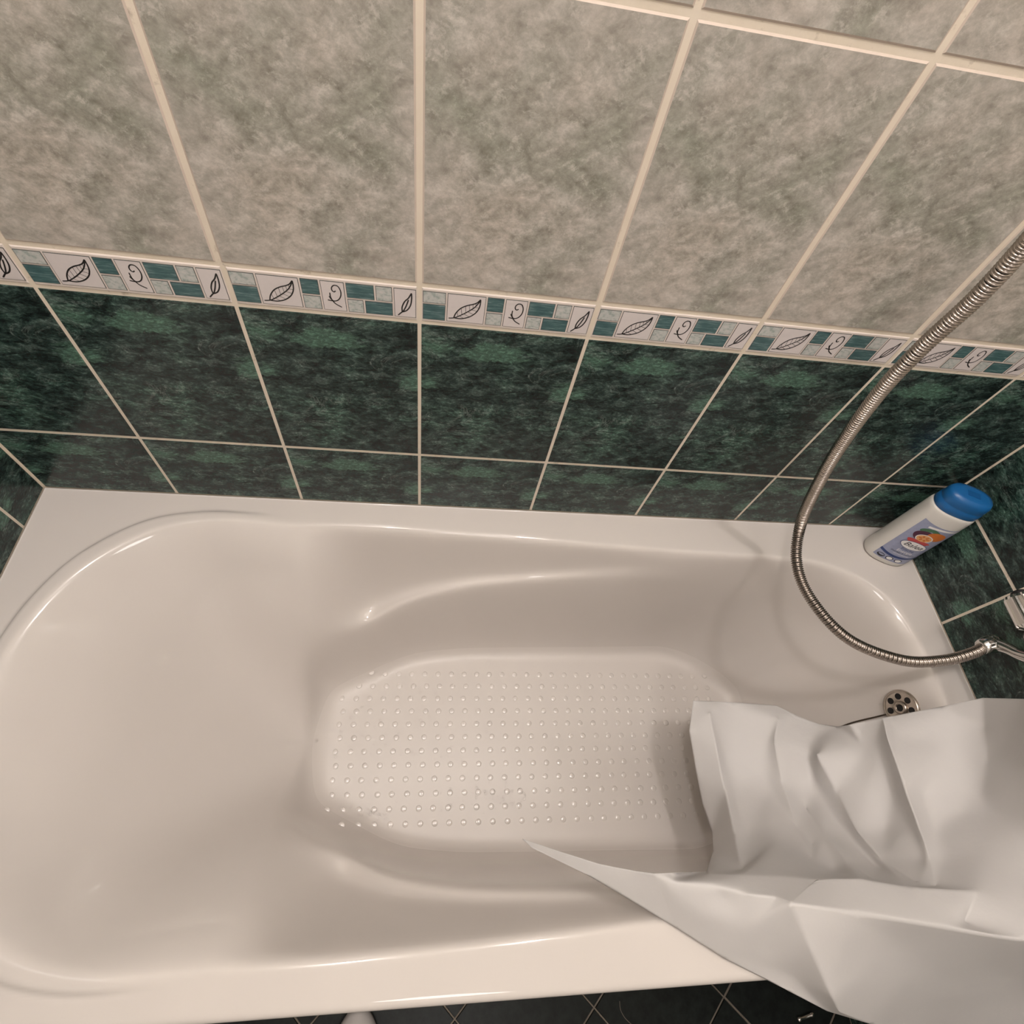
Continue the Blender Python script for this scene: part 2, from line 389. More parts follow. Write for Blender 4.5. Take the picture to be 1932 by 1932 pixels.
leafB = [([(.16,.05),(.32,.16),(.42,.22)], 1.3), ([(.36,.18),(.36,.36),(.48,.56),(.66,.70),(.80,.88)], 1.3),
         ([(.36,.18),(.58,.26),(.74,.44),(.80,.66),(.80,.88)], 1.3), ([(.40,.20),(.54,.40),(.66,.64)], 1.3)]
ink_meshes = [strokes_mesh('leaf_drawing', leafA, PIECES[2], 0.0011), strokes_mesh('curl_drawing', curl, PIECES[5], 0.0011), strokes_mesh('leaf_drawing', leafB, PIECES[10], 0.0012)]
def dress_border(tile_o):
    for me in piece_meshes:
        link(bpy.data.objects.new('mosaic_piece', me), tile_o)
    for me in ink_meshes:
        link(bpy.data.objects.new(me.name.split('.')[0], me), tile_o)

JG, JN, JB = 0.0046, 0.0046, 0.0056            # joint widths: grey, green, border rows
# real joints are not perfectly even: grey row measured a little left of the lower rows
def clad(wall, rotz, org, joints, joints_grey, s_lo, s_hi, dress, low_from=None):
    for row in range(2):                        # two dark rows above the rim (the lower one cut at the rim)
        za, zb = (Z1, Z2) if row == 0 else (Z1 - PITCH, Z1)
        for a, b in zip(joints[:-1], joints[1:]):
            x0, x1 = max(a + JN/2, s_lo), min(b - JN/2, s_hi)
            if x1 - x0 < 0.004: continue
            z0 = za + JN/2 + 0.0006
            ctr = (a + b) / 2 if (b - a) > 0.19 else (a + 0.1 if a >= s_lo + 0.1 else b - 0.1)
            full_low = low_from is not None and x0 > low_from
            if row == 1 and not full_low: z0 = 0.0012
            put_tile('green', wall, rotz, org, x0, x1, z0, zb - JN/2 - 0.0006, ctr, (za + zb) / 2)
            if row == 1 and full_low:
                put_tile('green', wall, rotz, org, x0, x1, FLOOR + .001, za - JN/2, ctr, za - PITCH/2)
    for a, b in zip(joints[:-1], joints[1:]):
        x0, x1 = max(a + JB/2, s_lo), min(b - JB/2, s_hi)
        if x1 - x0 < 0.004: continue
        if b - a < 0.19:
            if not dress: continue
            ctr = a + 0.1 if a >= s_lo + 0.1 else b - 0.1
        else: ctr = (a + b) / 2
        t = put_tile('border', wall, rotz, org, x0, x1, Z2 + 0.0022, Z3 - 0.0022, ctr, (Z2 + Z3) / 2)
        if dress and b - a > 0.15: dress_border(t)
    k = 0
    while Z3 + k * PITCH < CEIL - 0.02:
        za, zb = Z3 + k * PITCH, min(Z3 + (k + 1) * PITCH, CEIL + JG/2)
        for a, b in zip(joints_grey[:-1], joints_grey[1:]):
            x0, x1 = max(a + JG/2, s_lo), min(b - JG/2, s_hi)
            if x1 - x0 < 0.004: continue
            put_tile('grey', wall, rotz, org, x0, x1, za + JG/2, zb - JG/2, (a + b) / 2 if b - a > .19 else a + .1, za + PITCH / 2)
        k += 1
JX = [-0.6, -0.4, -0.2, 0.0, 0.2, 0.4, 0.6, 0.8, XR + JN]
JXG = [-0.6, -0.4, -0.2025, 0.0, 0.2, 0.4, 0.6, 0.8, XR + JG]
clad(wall_back, 0.0, (0, 0), JX, JXG, XL + 0.001, XR - 0.001, True)
# right wall: runs along -y; local x of a tile facing -x is -y  (rotation -90 deg)
JR = [0.0] + [0.2 * i for i in range(1, 10)]
clad(wall_right, -PI/2, (XR, 0), JR, JR, 0.001, 1.949, True, low_from=0.66)
# left wall faces +x: local x runs towards +y (rotation +90 deg); s = y
JL = [-0.0755 - 0.2 * i for i in range(9, -1, -1)] + [0.0]
clad(wall_left, PI/2, (XL, 0), JL, JL, -1.949, -0.001, False, low_from=None)

# floor tiles laid diagonally, 20 cm, crossings measured near (0.113, -0.81)
fx, fy = 0.113, -0.812
e = 0.2 / math.sqrt(2)
tv = [(0, -e + .0035, 0), (e - .0035, 0, 0), (0, e - .0035, 0), (-e + .0035, 0, 0)]
tb = [(p[0] * 1.012, p[1] * 1.012, -0.0025) for p in tv]
me = bpy.data.meshes.new('floor_tile'); me.from_pydata(tv + tb, [], [(0,1,2,3)] + [(4+i, 4+(i+1) % 4, (i+1) % 4, i) for i in range(4)])
me.materials.append(M_floor); me.update()
def clip_poly(P, axis, lim, keep_less):
    out = []
    for p, q in zip(P, P[1:] + P[:1]):
        ip, iq = ((p[axis] <= lim) == keep_less), ((q[axis] <= lim) == keep_less)
        if ip: out.append(p)
        if ip != iq:
            t_ = (lim - p[axis]) / (q[axis] - p[axis]); out.append((p[0] + (q[0]-p[0]) * t_, p[1] + (q[1]-p[1]) * t_))
    return out
for i in range(-14, 15):
    for j in range(-14, 15):
        x, y = fx + (i - j) * e, fy + (i + j) * e - e
        if not (XL - 0.13 < x < XR + 0.13 and YROOM - 0.13 < y < -0.55): continue
        P = [(x + p[0], y + p[1]) for p in tv]
        for ax, lim, less in ((0, XL + 0.002, False), (0, XR - 0.002, True), (1, YROOM + 0.002, False)): P = clip_poly(P, ax, lim, less) if len(P) > 2 else []
        if len(P) == 4 and abs(P[0][0] - x) < 1e-6 and abs(P[1][1] - y) < 1e-6 and abs(P[3][0] - x + e - .0035) < 1e-6:
            o = bpy.data.objects.new('floor_tile', me); o.location = (x, y, FLOOR + 0.0025); link(o, floor)
        elif len(P) > 2:
            k_ = len(P)
            mesh_obj('floor_tile', [(a_, b_, FLOOR + 0.0025) for a_, b_ in P] + [(a_, b_, FLOOR) for a_, b_ in P], [tuple(range(k_))] + [(k_+t_, k_+(t_+1) % k_, (t_+1) % k_, t_) for t_ in range(k_)], M_floor, floor)

# ------------------------------------------------------------------ bathtub
YC = -0.3375
def outline(pts):
    back = pts; front = [(x, 2 * YC - y) for x, y in reversed(pts) if abs(y - YC) > 0.01]
    return np.array([q[:2] for q in catmull([(x, y, 0) for x, y in back + front], 10, closed=True)])
O1 = outline([(-0.553, YC), (-0.547, -0.255), (-0.530, -0.190), (-0.494, -0.126), (-0.428, -0.071), (-0.355, -0.050), (-0.27, -0.0475), (-0.15, -0.052), (0.0, -0.057),
              (0.2, -0.066), (0.40, -0.077), (0.58, -0.083), (0.72, -0.089), (0.80, -0.106), (0.865, -0.155), (0.888, -0.225), (0.893, YC)])
O2 = outline([(-0.195, YC), (-0.188, -0.255), (-0.164, -0.200), (-0.118, -0.160), (-0.03, -0.126), (0.08, -0.110), (0.2, -0.105), (0.42, -0.102), (0.62, -0.100), (0.74, -0.110), (0.82, -0.155), (0.852, -0.225), (0.860, YC)])
def sdf(poly, X, Y):
    """positive inside"""
    P = np.stack([X.ravel(), Y.ravel()], 1); best = np.full(len(P), 1e9); ins = np.zeros(len(P), bool)
    for a, b in zip(poly, np.roll(poly, -1, 0)):
        ab = b - a; t = np.clip(((P - a) @ ab) / (ab @ ab + 1e-12), 0, 1)
        d = P - a - t[:, None] * ab; best = np.minimum(best, (d * d).sum(1))
        c = ((a[1] > P[:, 1]) != (b[1] > P[:, 1]))
        with np.errstate(divide='ignore', invalid='ignore'):
            xi = a[0] + (P[:, 1] - a[1]) * ab[0] / (ab[1] if abs(ab[1]) > 1e-12 else 1e-12)
        ins ^= c & (P[:, 0] < xi)
    return (np.sqrt(best) * np.where(ins, 1, -1)).reshape(X.shape)
def sstep(a, b, x):
    t = np.clip((x - a) / (b - a), 0, 1); return t * t * (3 - 2 * t)
def smin(a, b, k):
    h = np.clip(0.5 + 0.5 * (b - a) / k, 0, 1); return b * (1 - h) + a * h - k * h * (1 - h)
def blur(Z, sg):
    r = int(3 * sg + 1); k = np.exp(-np.arange(-r, r + 1) ** 2 / (2 * sg * sg)); k /= k.sum()
    for ax in (0, 1):
        pad = [(0, 0), (0, 0)]; pad[ax] = (r, r)
        W = np.pad(Z, pad, mode='edge')
        Z = sum(k[i] * np.take(W, range(i, i + Z.shape[ax]), axis=ax) for i in range(2 * r + 1))
    return Z
BX0, BX1, BY0, BY1 = XL + 0.0012, XR - 0.0012, YF + 0.008, -0.0012
STEP = 0.003
gx = np.linspace(BX0, BX1, int((BX1 - BX0) / STEP) + 1); gy = np.linspace(BY0, BY1, int((BY1 - BY0) / STEP) + 1)
X, Y = np.meshgrid(gx, gy, indexing='ij')
d1 = sdf(O1, X, Y); d2 = sdf(O2, X, Y)
half1 = O1[:, 1] > YC                                   # back half of the outline
ob = O1[half1]; ob = ob[np.argsort(ob[:, 0])]
hw = np.interp(X, ob[:, 0], ob[:, 1] - YC)
lb = O1[(O1[:, 0] < -0.30)]; lb = lb[np.argsort(lb[:, 1])]
xl = np.interp(Y, lb[:, 1], lb[:, 0])
tx = np.clip((X - xl) / 0.375, 0, 1.0)
dside = np.clip(hw - np.abs(Y - YC), 0, None)
ty = np.clip(dside / 0.29, 0, 1)
t = np.clip(smin(tx, ty, 0.20), 0, 1)
UL = -0.372 * (0.38 * t + 0.62 * (3 * t * t - 2 * t ** 3))          # backrest: shallow at the top, steeper below
DS = np.interp(X, [-0.6, -0.17, -0.12, -0.03, 0.08, 0.2, 0.42, 0.62, 0.76, 0.9], [0.26, 0.25, 0.215, 0.160, 0.118, 0.092, 0.052, 0.030, 0.016, 0.014])
DS = blur(DS, 8.0)
g = np.clip(d1 - d2, 0.012, None); q1 = np.clip(1 - 0.020 / g, 0.25, 0.9)
S = 1 - (1 - np.clip(np.clip(d1, 0, None) / g / q1, 0, 1)) ** 1.5
UR = -DS * np.where(d2 > 0, 1.0, S)                                # upper wall and armrest ledge
k2 = sstep(-0.21, -0.07, X)
U = UL * (1 - k2) + UR * k2
ZF = -0.38
endw = sstep(0.55, 0.84, X)
lefw = 1 - sstep(-0.14, 0.02, X)
tw = np.clip(d2 / (0.066 + 0.168 * endw + 0.015 * lefw), -2, 1)
wh = 0.275 * ((1 - lefw) + lefw * (0.06 + 0.94 * sstep(0.10, 0.20, np.abs(Y - YC))))     # the backrest runs into the floor without a step
Wz = np.where(tw > 0, ZF - 0.006 * sstep(0.2, 0.7, X) + wh * (1 - np.clip(tw, 0, 1)) ** (3.6 - 1.4 * endw - 0.9 * lefw), ZF + wh + 5.0 * np.clip(-d2, 0, None))
Z = smin(U, Wz, 0.014)
Z = np.where(d1 > 0, np.minimum(Z, 0), 0.0)
Z = blur(Z, 1.7)
Zs = blur(Z, 6.0)
inner = sstep(0.035, 0.09, d1) * (1 - sstep(-0.30, -0.05, X))   # soften the backrest only
Z = Z * (1 - inner) + Zs * inner
# the corner platforms sit a little lower than the rolled edge round the backrest
fade = 1 - sstep(-0.33, -0.215, X)
Z = Z + 0.0065 * fade * (1 - sstep(0.010, 0.019, -d1)) * (1 - sstep(0.0, 0.06, d1))
def tub_z(x, y):
    i = (x - BX0) / (BX1 - BX0) * (len(gx) - 1); j = (y - BY0) / (BY1 - BY0) * (len(gy) - 1)
    i = min(max(i, 0), len(gx) - 1.001); j = min(max(j, 0), len(gy) - 1.001); a, b = int(i), int(j); s, r = i - a, j - b
    return float(Z[a, b]*(1-s)*(1-r) + Z[a+1, b]*s*(1-r) + Z[a, b+1]*(1-s)*r + Z[a+1, b+1]*s*r)
def on_tub(u, v):
    d = ray(u, v); lo = (0.02 - CAM.z) / d.z; t = lo
    while t < lo + 1.2:
        p = CAM + d * t
        if p.z < tub_z(p.x, p.y): return p
        t += 0.001
    return p
NXg, NYg = X.shape
V = np.stack([X, Y, Z], -1).reshape(-1, 3)
idx = np.arange(NXg * NYg).reshape(NXg, NYg)
Fq = np.stack([idx[:-1, :-1], idx[1:, :-1], idx[1:, 1:], idx[:-1, 1:]], -1).reshape(-1, 4)
verts = V.tolist(); faces = Fq.tolist()
prev = idx[:, 0].tolist()                                    # front roll and lip
R_ = 0.010
prof = [(R_ * math.sin(a), -R_ * (1 - math.cos(a))) for a in np.radians([18, 36, 54, 72, 90])] + [(R_ + .0005, -0.02), (R_, -0.040), (R_ - .004, -0.044), (0.0, -0.044)]
for dy, dz in prof:
    cur = []
    for i in range(NXg):
        cur.append(len(verts)); verts.append([gx[i], BY0 - dy, verts[idx[i, 0]][2] + dz])
    for i in range(NXg - 1): faces.append([prev[i], cur[i], cur[i+1], prev[i+1]])
    prev = cur
for edge, rev in ((idx[0, :], False), (idx[-1, :], True), (idx[:, -1], False)):
    e0 = edge.tolist(); cur = []
    for k in e0:
        cur.append(len(verts)); q = verts[k]; verts.append([q[0], q[1], q[2] - 0.03])
    for i in range(len(e0) - 1):
        f = [e0[i], cur[i], cur[i+1], e0[i+1]]
        faces.append(f if not rev else f[::-1])
tub = tag(empty('bathtub', (0.18, YC, FLOOR)), 'white acrylic bathtub with sloped backrest, armrest ledges and dotted floor', 'bathtub')
TOFF = Vector((0.18, YC, FLOOR))
def local(vs): return [(v[0] - TOFF.x, v[1] - TOFF.y, v[2] - TOFF.z) for v in vs]
basin = mesh_obj('basin', local(verts), faces, M_bath, tub, smooth=True)
mesh_obj('front_panel', local(box_data(BX0, BX1, BY0 + 0.004, BY0 + 0.012, FLOOR + 0.004, -0.03)[0]), box_data(0,1,0,1,0,1)[1], M_bath, tub)

# anti-slip dots on the bath floor: raised domes, one part
dv, df = [], []
nr, ns = 5, 12
for r in range(12):
    y = -0.198 - r * 0.0258
    for c_ in range(30):
        x = -0.146 + c_ * 0.0282 + (0.004 if r % 2 else 0)
        if r < 2 and c_ < 2 - r: continue
        if y > -0.19 or x > 0.70: continue
        dd = 0
        x += random.uniform(-.0008, .0008)
        z = tub_z(x, y)
        if z > ZF + 0.05: continue
        b0 = len(dv); Rr, H = 0.0060, 0.0011
        for k in range(nr):
            a = k / nr * PI / 2
            for q in range(ns):
                an = 2 * PI * q / ns
                dv.append((x + Rr * math.cos(a) * math.cos(an), y + Rr * math.cos(a) * math.sin(an), z - 0.0002 + H * math.sin(a)))
        dv.append((x, y, z - 0.0002 + H))
        for k in range(nr - 1):
            for q in range(ns):
                l = (q + 1) % ns; df.append((b0+k*ns+q, b0+k*ns+l, b0+(k+1)*ns+l, b0+(k+1)*ns+q))
        for q in range(ns): df.append((b0+(nr-1)*ns+q, b0+(nr-1)*ns+(q+1) % ns, b0+nr*ns))
m = NT('bath_acrylic_dots'); f = m.noise(m.coord(), 7, 3)
m.set(Base_Color=m.mix(f, (0.615, 0.575, 0.54), (0.64, 0.60, 0.565)), Roughness=0.19, IOR=1.60); M_dots = m.m
dots = mesh_obj('anti_slip_dots', local(dv), df, M_dots, tub, smooth=True); tag(dots, kind='stuff')

# overflow rosette on the right end of the basin
oc = on_tub(1703, 1336)
e_ = 0.012
gxn = (tub_z(oc.x + e_, oc.y) - tub_z(oc.x - e_, oc.y)) / (2 * e_); gyn = (tub_z(oc.x, oc.y + e_) - tub_z(oc.x, oc.y - e_)) / (2 * e_)
on = Vector((-gxn, -gyn, 1)).normalized()
on = Vector((-0.86, 0.0, 0.51)).normalized() if on.z > 0.9 else on
oq = on.to_track_quat('Z', 'Y')
ov = bpy.data.objects.new('overflow', None); ov.location = Vector(oc) - TOFF + on * 0.004; ov.rotation_mode = 'QUATERNION'; ov.rotation_quaternion = oq; ov.empty_display_size = .03
link(ov, tub)
prof = [(0.0315, -0.012), (0.0315, 0.0), (0.0305, 0.0022), (0.0285, 0.003), (0.0275, 0.0022), (0.024, 0.0020), (0.0115, 0.0010), (0.0105, 0.0004), (0.004, 0.0)]
v_, f_ = lathe(prof, 48); mesh_obj('rosette', v_, f_, M_steel, ov, smooth=True)
for k in range(7):
    a = 2 * PI * (k + .3) / 7
    v_, f_ = lathe([(0.0054, 0.0010), (0.0054, 0.0023), (0.0045, 0.0024)], 18)
    o = mesh_obj('drain_hole', [(x + 0.0195 * math.cos(a), y + 0.0195 * math.sin(a), z) for x, y, z in v_], f_, M_black, ov)
v_, f_ = lathe([(0.0115, 0.0), (0.0112, 0.003), (0.0092, 0.0042), (0.0062, 0.0042), (0.0058, 0.0030)], 24); mesh_obj('screw', v_, f_, M_steel, ov, smooth=True)
v_, f_ = lathe([(0.0060, 0.0030), (0.0056, 0.0036), (0.004, 0.0037)], 16); mesh_obj('screw_recess', v_, f_, M_black, ov)
# plug chain hanging from the rosette down the basin
cp = [Vector(oc) + on * 0.006 + Vector((0, -0.012, -0.012))]
for u, v in ((1678, 1348), (1650, 1354), (1620, 1361), (1597, 1368), (1570, 1380), (1540, 1398)):
    q = on_tub(u, v); cp.append(q + Vector((-0.003, 0, 0.004)))
cpath = resample(catmull(cp, 30), 0.0008)
v_, f_ = sweep([Vector(local([q])[0]) for q in cpath], lambda i: 0.0010 + 0.0006 * abs(math.sin(i * 0.8)), 6)
mesh_obj('plug_chain', v_, f_, M_chain, tub, smooth=True)

# ------------------------------------------------------------------ shower hose
hp = [at_z(1856, 1220, 0.100), at_z(1838, 1231, 0.097), at_z(1780, 1246, 0.088), at_z(1700, 1245, 0.082), at_z(1600, 1205, 0.082), at_z(1530, 1130, 0.092), at_z(1503, 1060, 0.110),
      at_z(1512, 985, 0.150), at_y(1548, 905, -0.082), at_y(1592, 832, -0.080), at_y(1660, 740, -0.080), at_y(1740, 655, -0.080), at_y(1838, 566, -0.085), at_y(1932, 466, -0.090), at_y(2030, 350, -0.10), at_y(2110, 240, -0.11)]
hpath = resample(catmull(hp, 24), 0.00062)
PITCHH = 0.0034
def hr(i):
    ph = (i * 0.00062 / PITCHH) % 1.0
    return 0.0070 + 0.0018 * math.sin(PI * ph / 0.78) ** 0.6 if ph < 0.78 else 0.0064
hose = tag(empty('shower_hose', tuple(hp[0])), 'ribbed metal shower hose looping above the right end of the bathtub', 'hose')
v_, f_ = sweep([p - hp[0] for p in hpath], hr, 14)
mesh_obj('ribbed_tube', v_, f_, [M_hose, M_hosegap], hose, smooth=True, midx=[1 if ((k // 14) * 0.00062 / PITCHH) % 1.0 > 0.76 else 0 for k in range(len(f_))])
q = (hp[0] - hp[2]).normalized().to_track_quat('Z', 'Y')
v_, f_ = lathe([(0.0090, -0.006), (0.0115, -0.004), (0.0135, 0.003), (0.0145, 0.010), (0.0145, 0.017), (0.011, 0.020)], 12)
nut = mesh_obj('hose_nut', v_, f_, M_chrome, hose, smooth=True); nut.rotation_mode = 'QUATERNION'; nut.rotation_quaternion = q
nut_end = hp[0] + (hp[0] - hp[2]).normalized() * 0.018

# ------------------------------------------------------------------ bath mixer on the right wall
MX, MY, MZ = 0.914, -0.350, 0.180
mix = tag(empty('bath_mixer', (MX, MY, MZ)), 'chrome wall-mounted bath mixer with ridged knob, at the right wall', 'faucet')
def along_y(profile, y0, n=32):
    v, f = lathe(profile, n); return [(p[0], y0 + p[2], p[1]) for p in v], [tuple(reversed(q)) for q in f]
v_, f_ = along_y([(0.012, 0.0), (0.021, 0.002), (0.023, 0.01), (0.023, 0.14), (0.021, 0.148), (0.012, 0.15)], -0.075); mesh_obj('body', v_, f_, M_chrome, mix, smooth=True)
for s in (-1, 1):
    n = 36; V2, F2 = [], []
    ys = [0.0, 0.003, 0.006, 0.046, 0.050, 0.053]; rr = [0.016, 0.022, 0.0235, 0.0225, 0.021, 0.012]
    for k, (yy, r) in enumerate(zip(ys, rr)):
        for i in range(n * 2):
            a = PI * i / n; rad = r * (1.0 if (i % 8 < 4 or k in (0, 5)) else 0.90)
            V2.append((rad * math.cos(a), s * (0.079 + yy), rad * math.sin(a)))
    for k in range(len(ys) - 1):
        for i in range(2 * n):
            j = (i + 1) % (2 * n); F2.append((k*2*n+i, k*2*n+j, (k+1)*2*n+j, (k+1)*2*n+i))
    F2.append(tuple(range(2*n))); F2.append(tuple(range((len(ys)-1)*2*n, len(ys)*2*n)))
    kn = mesh_obj('knob', V2, F2, M_chrome, mix)
    v_, f_ = lathe([(0.010, 0.0), (0.0105, 0.003), (0.007, 0.005)], 24)
    mesh_obj('knob_cap', [(p[0], s * (0.132 + p[2]), p[1]) for p in v_], f_, M_black, kn, smooth=True)
    # wall inlet and rosette
    v_, f_ = lathe([(0.012, 0.0), (0.012, 0.035), (0.028, 0.042), (0.032, XR - MX)], 32)
    mesh_obj('wall_inlet', [(p[2], s * 0.055 + p[0], p[1]) for p in v_], f_, M_chrome, mix, smooth=True)
# outlet arm down to the hose nut
a0 = Vector((0, 0.035, -0.018)); a1 = nut_end - Vector((MX, MY, MZ))
arm = catmull([a0, a0 + (a1 - a0) * 0.35 + Vector((0, 0, -.004)), a0 + (a1 - a0) * 0.7, a1], 8)
v_, f_ = sweep(arm, lambda i: 0.0115 - 0.003 * math.sin(PI * i / (len(arm) - 1)), 16); mesh_obj('outlet_arm', v_, f_, M_chrome, mix, smooth=True)
v_, f_ = lathe([(0.006, -0.013), (0.011, -0.010), (0.0135, -0.004), (0.0135, 0.004), (0.011, 0.010), (0.006, 0.013)], 24)
mesh_obj('ball_joint', [(p[0] + a1.x, p[1] + a1.y, p[2] + a1.z) for p in v_], f_, M_chrome, mix, smooth=True)

# ------------------------------------------------------------------ shampoo bottle
BC = Vector((0.893, -0.058, 0.0006))
bottle = tag(empty('shower_gel_bottle', tuple(BC), math.radians(-24)), 'white bottle with blue flip cap and fruit label on the bathtub corner', 'bottle')
BSX, BSY = 0.0405, 0.0260
n = 64
def oval(a, sx, sy, p=2.5):
    c, s = math.cos(a), math.sin(a)
    return (sx * math.copysign(abs(c) ** (2 / p), c), sy * math.copysign(abs(s) ** (2 / p), s))
def oval_loft(rows, n=64, cap=True):
    V, F = [], []
    for k, z in rows:
        for i in range(n):
            x, y = oval(2 * PI * i / n, BSX * k[0], BSY * k[1]); V.append((x, y, z))
    for r in range(len(rows) - 1):
        for i in range(n):
            j = (i + 1) % n; F.append((r*n+i, r*n+j, (r+1)*n+j, (r+1)*n+i))
    if cap: F.append(tuple(reversed(range(n)))); F.append(tuple(range((len(rows)-1)*n, len(rows)*n)))
    return V, F
def bk(z):
    return 1.0 - 0.05 * (z / 0.17)
v_, f_ = oval_loft([((.86, .86), 0.0), ((.95, .95), 0.002), ((1, 1), 0.008)] + [((bk(z), bk(z)), z) for z in (0.03, 0.06, 0.09, 0.12, 0.15, 0.160)] + [((.94, .93), 0.166), ((.90, .88), 0.169), ((.84, .82), 0.170)])
body = mesh_obj('bottle_body', v_, f_, M_bottle, bottle, smooth=True)
v_, f_ = oval_loft([((.885, .87), 0.1695), ((.91, .90), 0.171), ((.905, .89), 0.184), ((.87, .85), 0.1855), ((.885, .865), 0.187), ((.87, .85), 0.199), ((.80, .78), 0.2055), ((.60, .58), 0.2075), ((.2, .2), 0.208)])
capo = mesh_obj('flip_cap', v_, f_, M_cap, bottle, smooth=True)
v_, f_ = box_data(-0.010, 0.010, -0.0055, 0.0055, 0.2068, 0.2083); mesh_obj('cap_print', v_, f_, M_capdark, capo)
# label artwork: flat shapes wrapped on the front (-y) face. s = distance along the front oval, z = height
tab = []
acc = 0.0; prevp = None
for i in range(721):
    a = -PI/2 + (i - 360) / 360 * (PI * 0.49); x, y = oval(a, BSX, BSY)
    if prevp is not None: acc += math.hypot(x - prevp[0], y - prevp[1])
    prevp = (x, y); tab.append((acc, x, y))
mid_s = tab[360][0]; TS = np.array([q[0] - mid_s for q in tab]); TX = np.array([q[1] for q in tab]); TY = np.array([q[2] for q in tab])
def wrap(s, z, off):
    x = float(np.interp(s, TS, TX)); y = float(np.interp(s, TS, TY)); k = bk(z)
    nx, ny = x / BSX ** 2, y / BSY ** 2; L = math.hypot(nx, ny)
    return (x * k + nx / L * off, y * k + ny / L * off, z)
def patch(name, fn, off, mat, nu=16, nv=8):
    V = []; F = []
    for i in range(nu + 1):
        for j in range(nv + 1):
            s, z = fn(i / nu, j / nv); V.append(wrap(s, z, off))
    for i in range(nu):
        for j in range(nv):
            a = i * (nv + 1) + j; F.append((a, a + nv + 1, a + nv + 2, a + 1))
    return mesh_obj(name, V, F, mat, body)
def disc(name, s0, z0, rs, rz, off, mat, rot=0.0, a0=0.0, a1=2 * PI):
    def fn(u, v):
        a = a0 + (a1 - a0) * u; p, q = rs * v * math.cos(a), rz * v * math.sin(a)
        return s0 + p * math.cos(rot) - q * math.sin(rot), z0 + p * math.sin(rot) + q * math.cos(rot)
    return patch(name, fn, off, mat, 28, 3)
LS0, LS1 = -0.030, 0.038
patch('label_panel', lambda u, v: (LS0 + (LS1 - LS0) * u, 0.014 + 0.128 * v - 0.004 * math.sin(PI * u) * (1 if v > .9 else 0)), 0.0003, M_label, 28, 20)
patch('label_stripe', lambda u, v: (LS0 + (LS1 - LS0) * u, 0.0335 + 0.0058 * v - 0.0075 * math.sin(PI * u) + 0.004 * u), 0.0006, M_navy, 28, 2)
patch('label_wave', lambda u, v: (LS0 + .016 + (LS1 - LS0 - .016) * u, 0.128 + 0.0045 * v + 0.006 * u), 0.0005, M_lwhite, 20, 2)
disc('leaf_shape', -0.010, 0.121, 0.010, 0.005, 0.0006, M_leaf, 0.5); disc('leaf_shape', 0.004, 0.124, 0.010, 0.004, 0.0006, M_leaf, -0.3)
disc('purple_fruit', -0.003, 0.106, 0.0175, 0.0135, 0.0007, M_plum)
disc('orange_fruit', 0.0135, 0.1125, 0.0150, 0.0120, 0.0008, M_orange)
disc('fruit_slice_rind', 0.001, 0.101, 0.0140, 0.0105, 0.0010, M_lwhite); disc('fruit_slice', 0.001, 0.101, 0.0123, 0.0090, 0.0012, M_flesh)
for k in range(6):
    disc('slice_segment', 0.001 + 0.0063 * math.cos(k * PI / 3), 0.101 + 0.0046 * math.sin(k * PI / 3), 0.0030, 0.0020, 0.0013, M_orange, k * PI / 3)
disc('red_fruit', -0.0005, 0.0885, 0.0180, 0.0100, 0.0009, M_red, -0.05, PI, 2 * PI); disc('red_fruit', 0.001, 0.0895, 0.0190, 0.0042, 0.0011, M_red)
disc('logo_rim', 0.0025, 0.0745, 0.0225, 0.0118, 0.0012, M_navy); disc('logo_oval', 0.0025, 0.0745, 0.0215, 0.0110, 0.0014, M_lwhite)
for k, mt in enumerate((M_lblack, M_lblack, M_lblack)):
    s0 = LS0 + 0.011 + k * 0.0165
    disc('badge', s0, 0.0215, 0.0068, 0.0052, 0.0006, M_lblack)
    disc('badge_face', s0, 0.0215 + (0.0016 if k == 0 else 0), 0.0052, 0.0022 if k == 0 else 0.0040, 0.0008, M_lwhite if k else M_label)
def text(body_txt, s_mid, z_base, size, mat, off, shear=0.0, width=None):
    cu = bpy.data.curves.new('lettering', 'FONT'); cu.body = body_txt; cu.size = size; cu.align_x = 'CENTER'; cu.shear = shear; cu.resolution_u = 3
    to = bpy.data.objects.new('lettering_source', cu); col.objects.link(to)
    dg = bpy.context.evaluated_depsgraph_get(); me = bpy.data.meshes.new_from_object(to.evaluated_get(dg))
    bpy.data.objects.remove(to); bpy.data.curves.remove(cu)
    for vv in me.vertices:
        vv.co = Vector(wrap(s_mid + vv.co.x, z_base + vv.co.y, off))
    me.name = 'lettering'; me.materials.clear(); me.materials.append(mat)
    return link(bpy.data.objects.new('lettering', me), body)
text('Balea', 0.0025, 0.0705, 0.0155, M_lblack, 0.0017, 0.25)
text('Frische', 0.004, 0.0560, 0.0082, M_navy, 0.0007); text('Energie', 0.004, 0.0485, 0.0095, M_lwhite, 0.0007)
text('Duschgel & Shampoo', 0.0045, 0.0440, 0.0050, M_lblack, 0.0007); text('mit Fruchtextrakt', 0.005, 0.0395, 0.0040, M_lwhite, 0.0007)

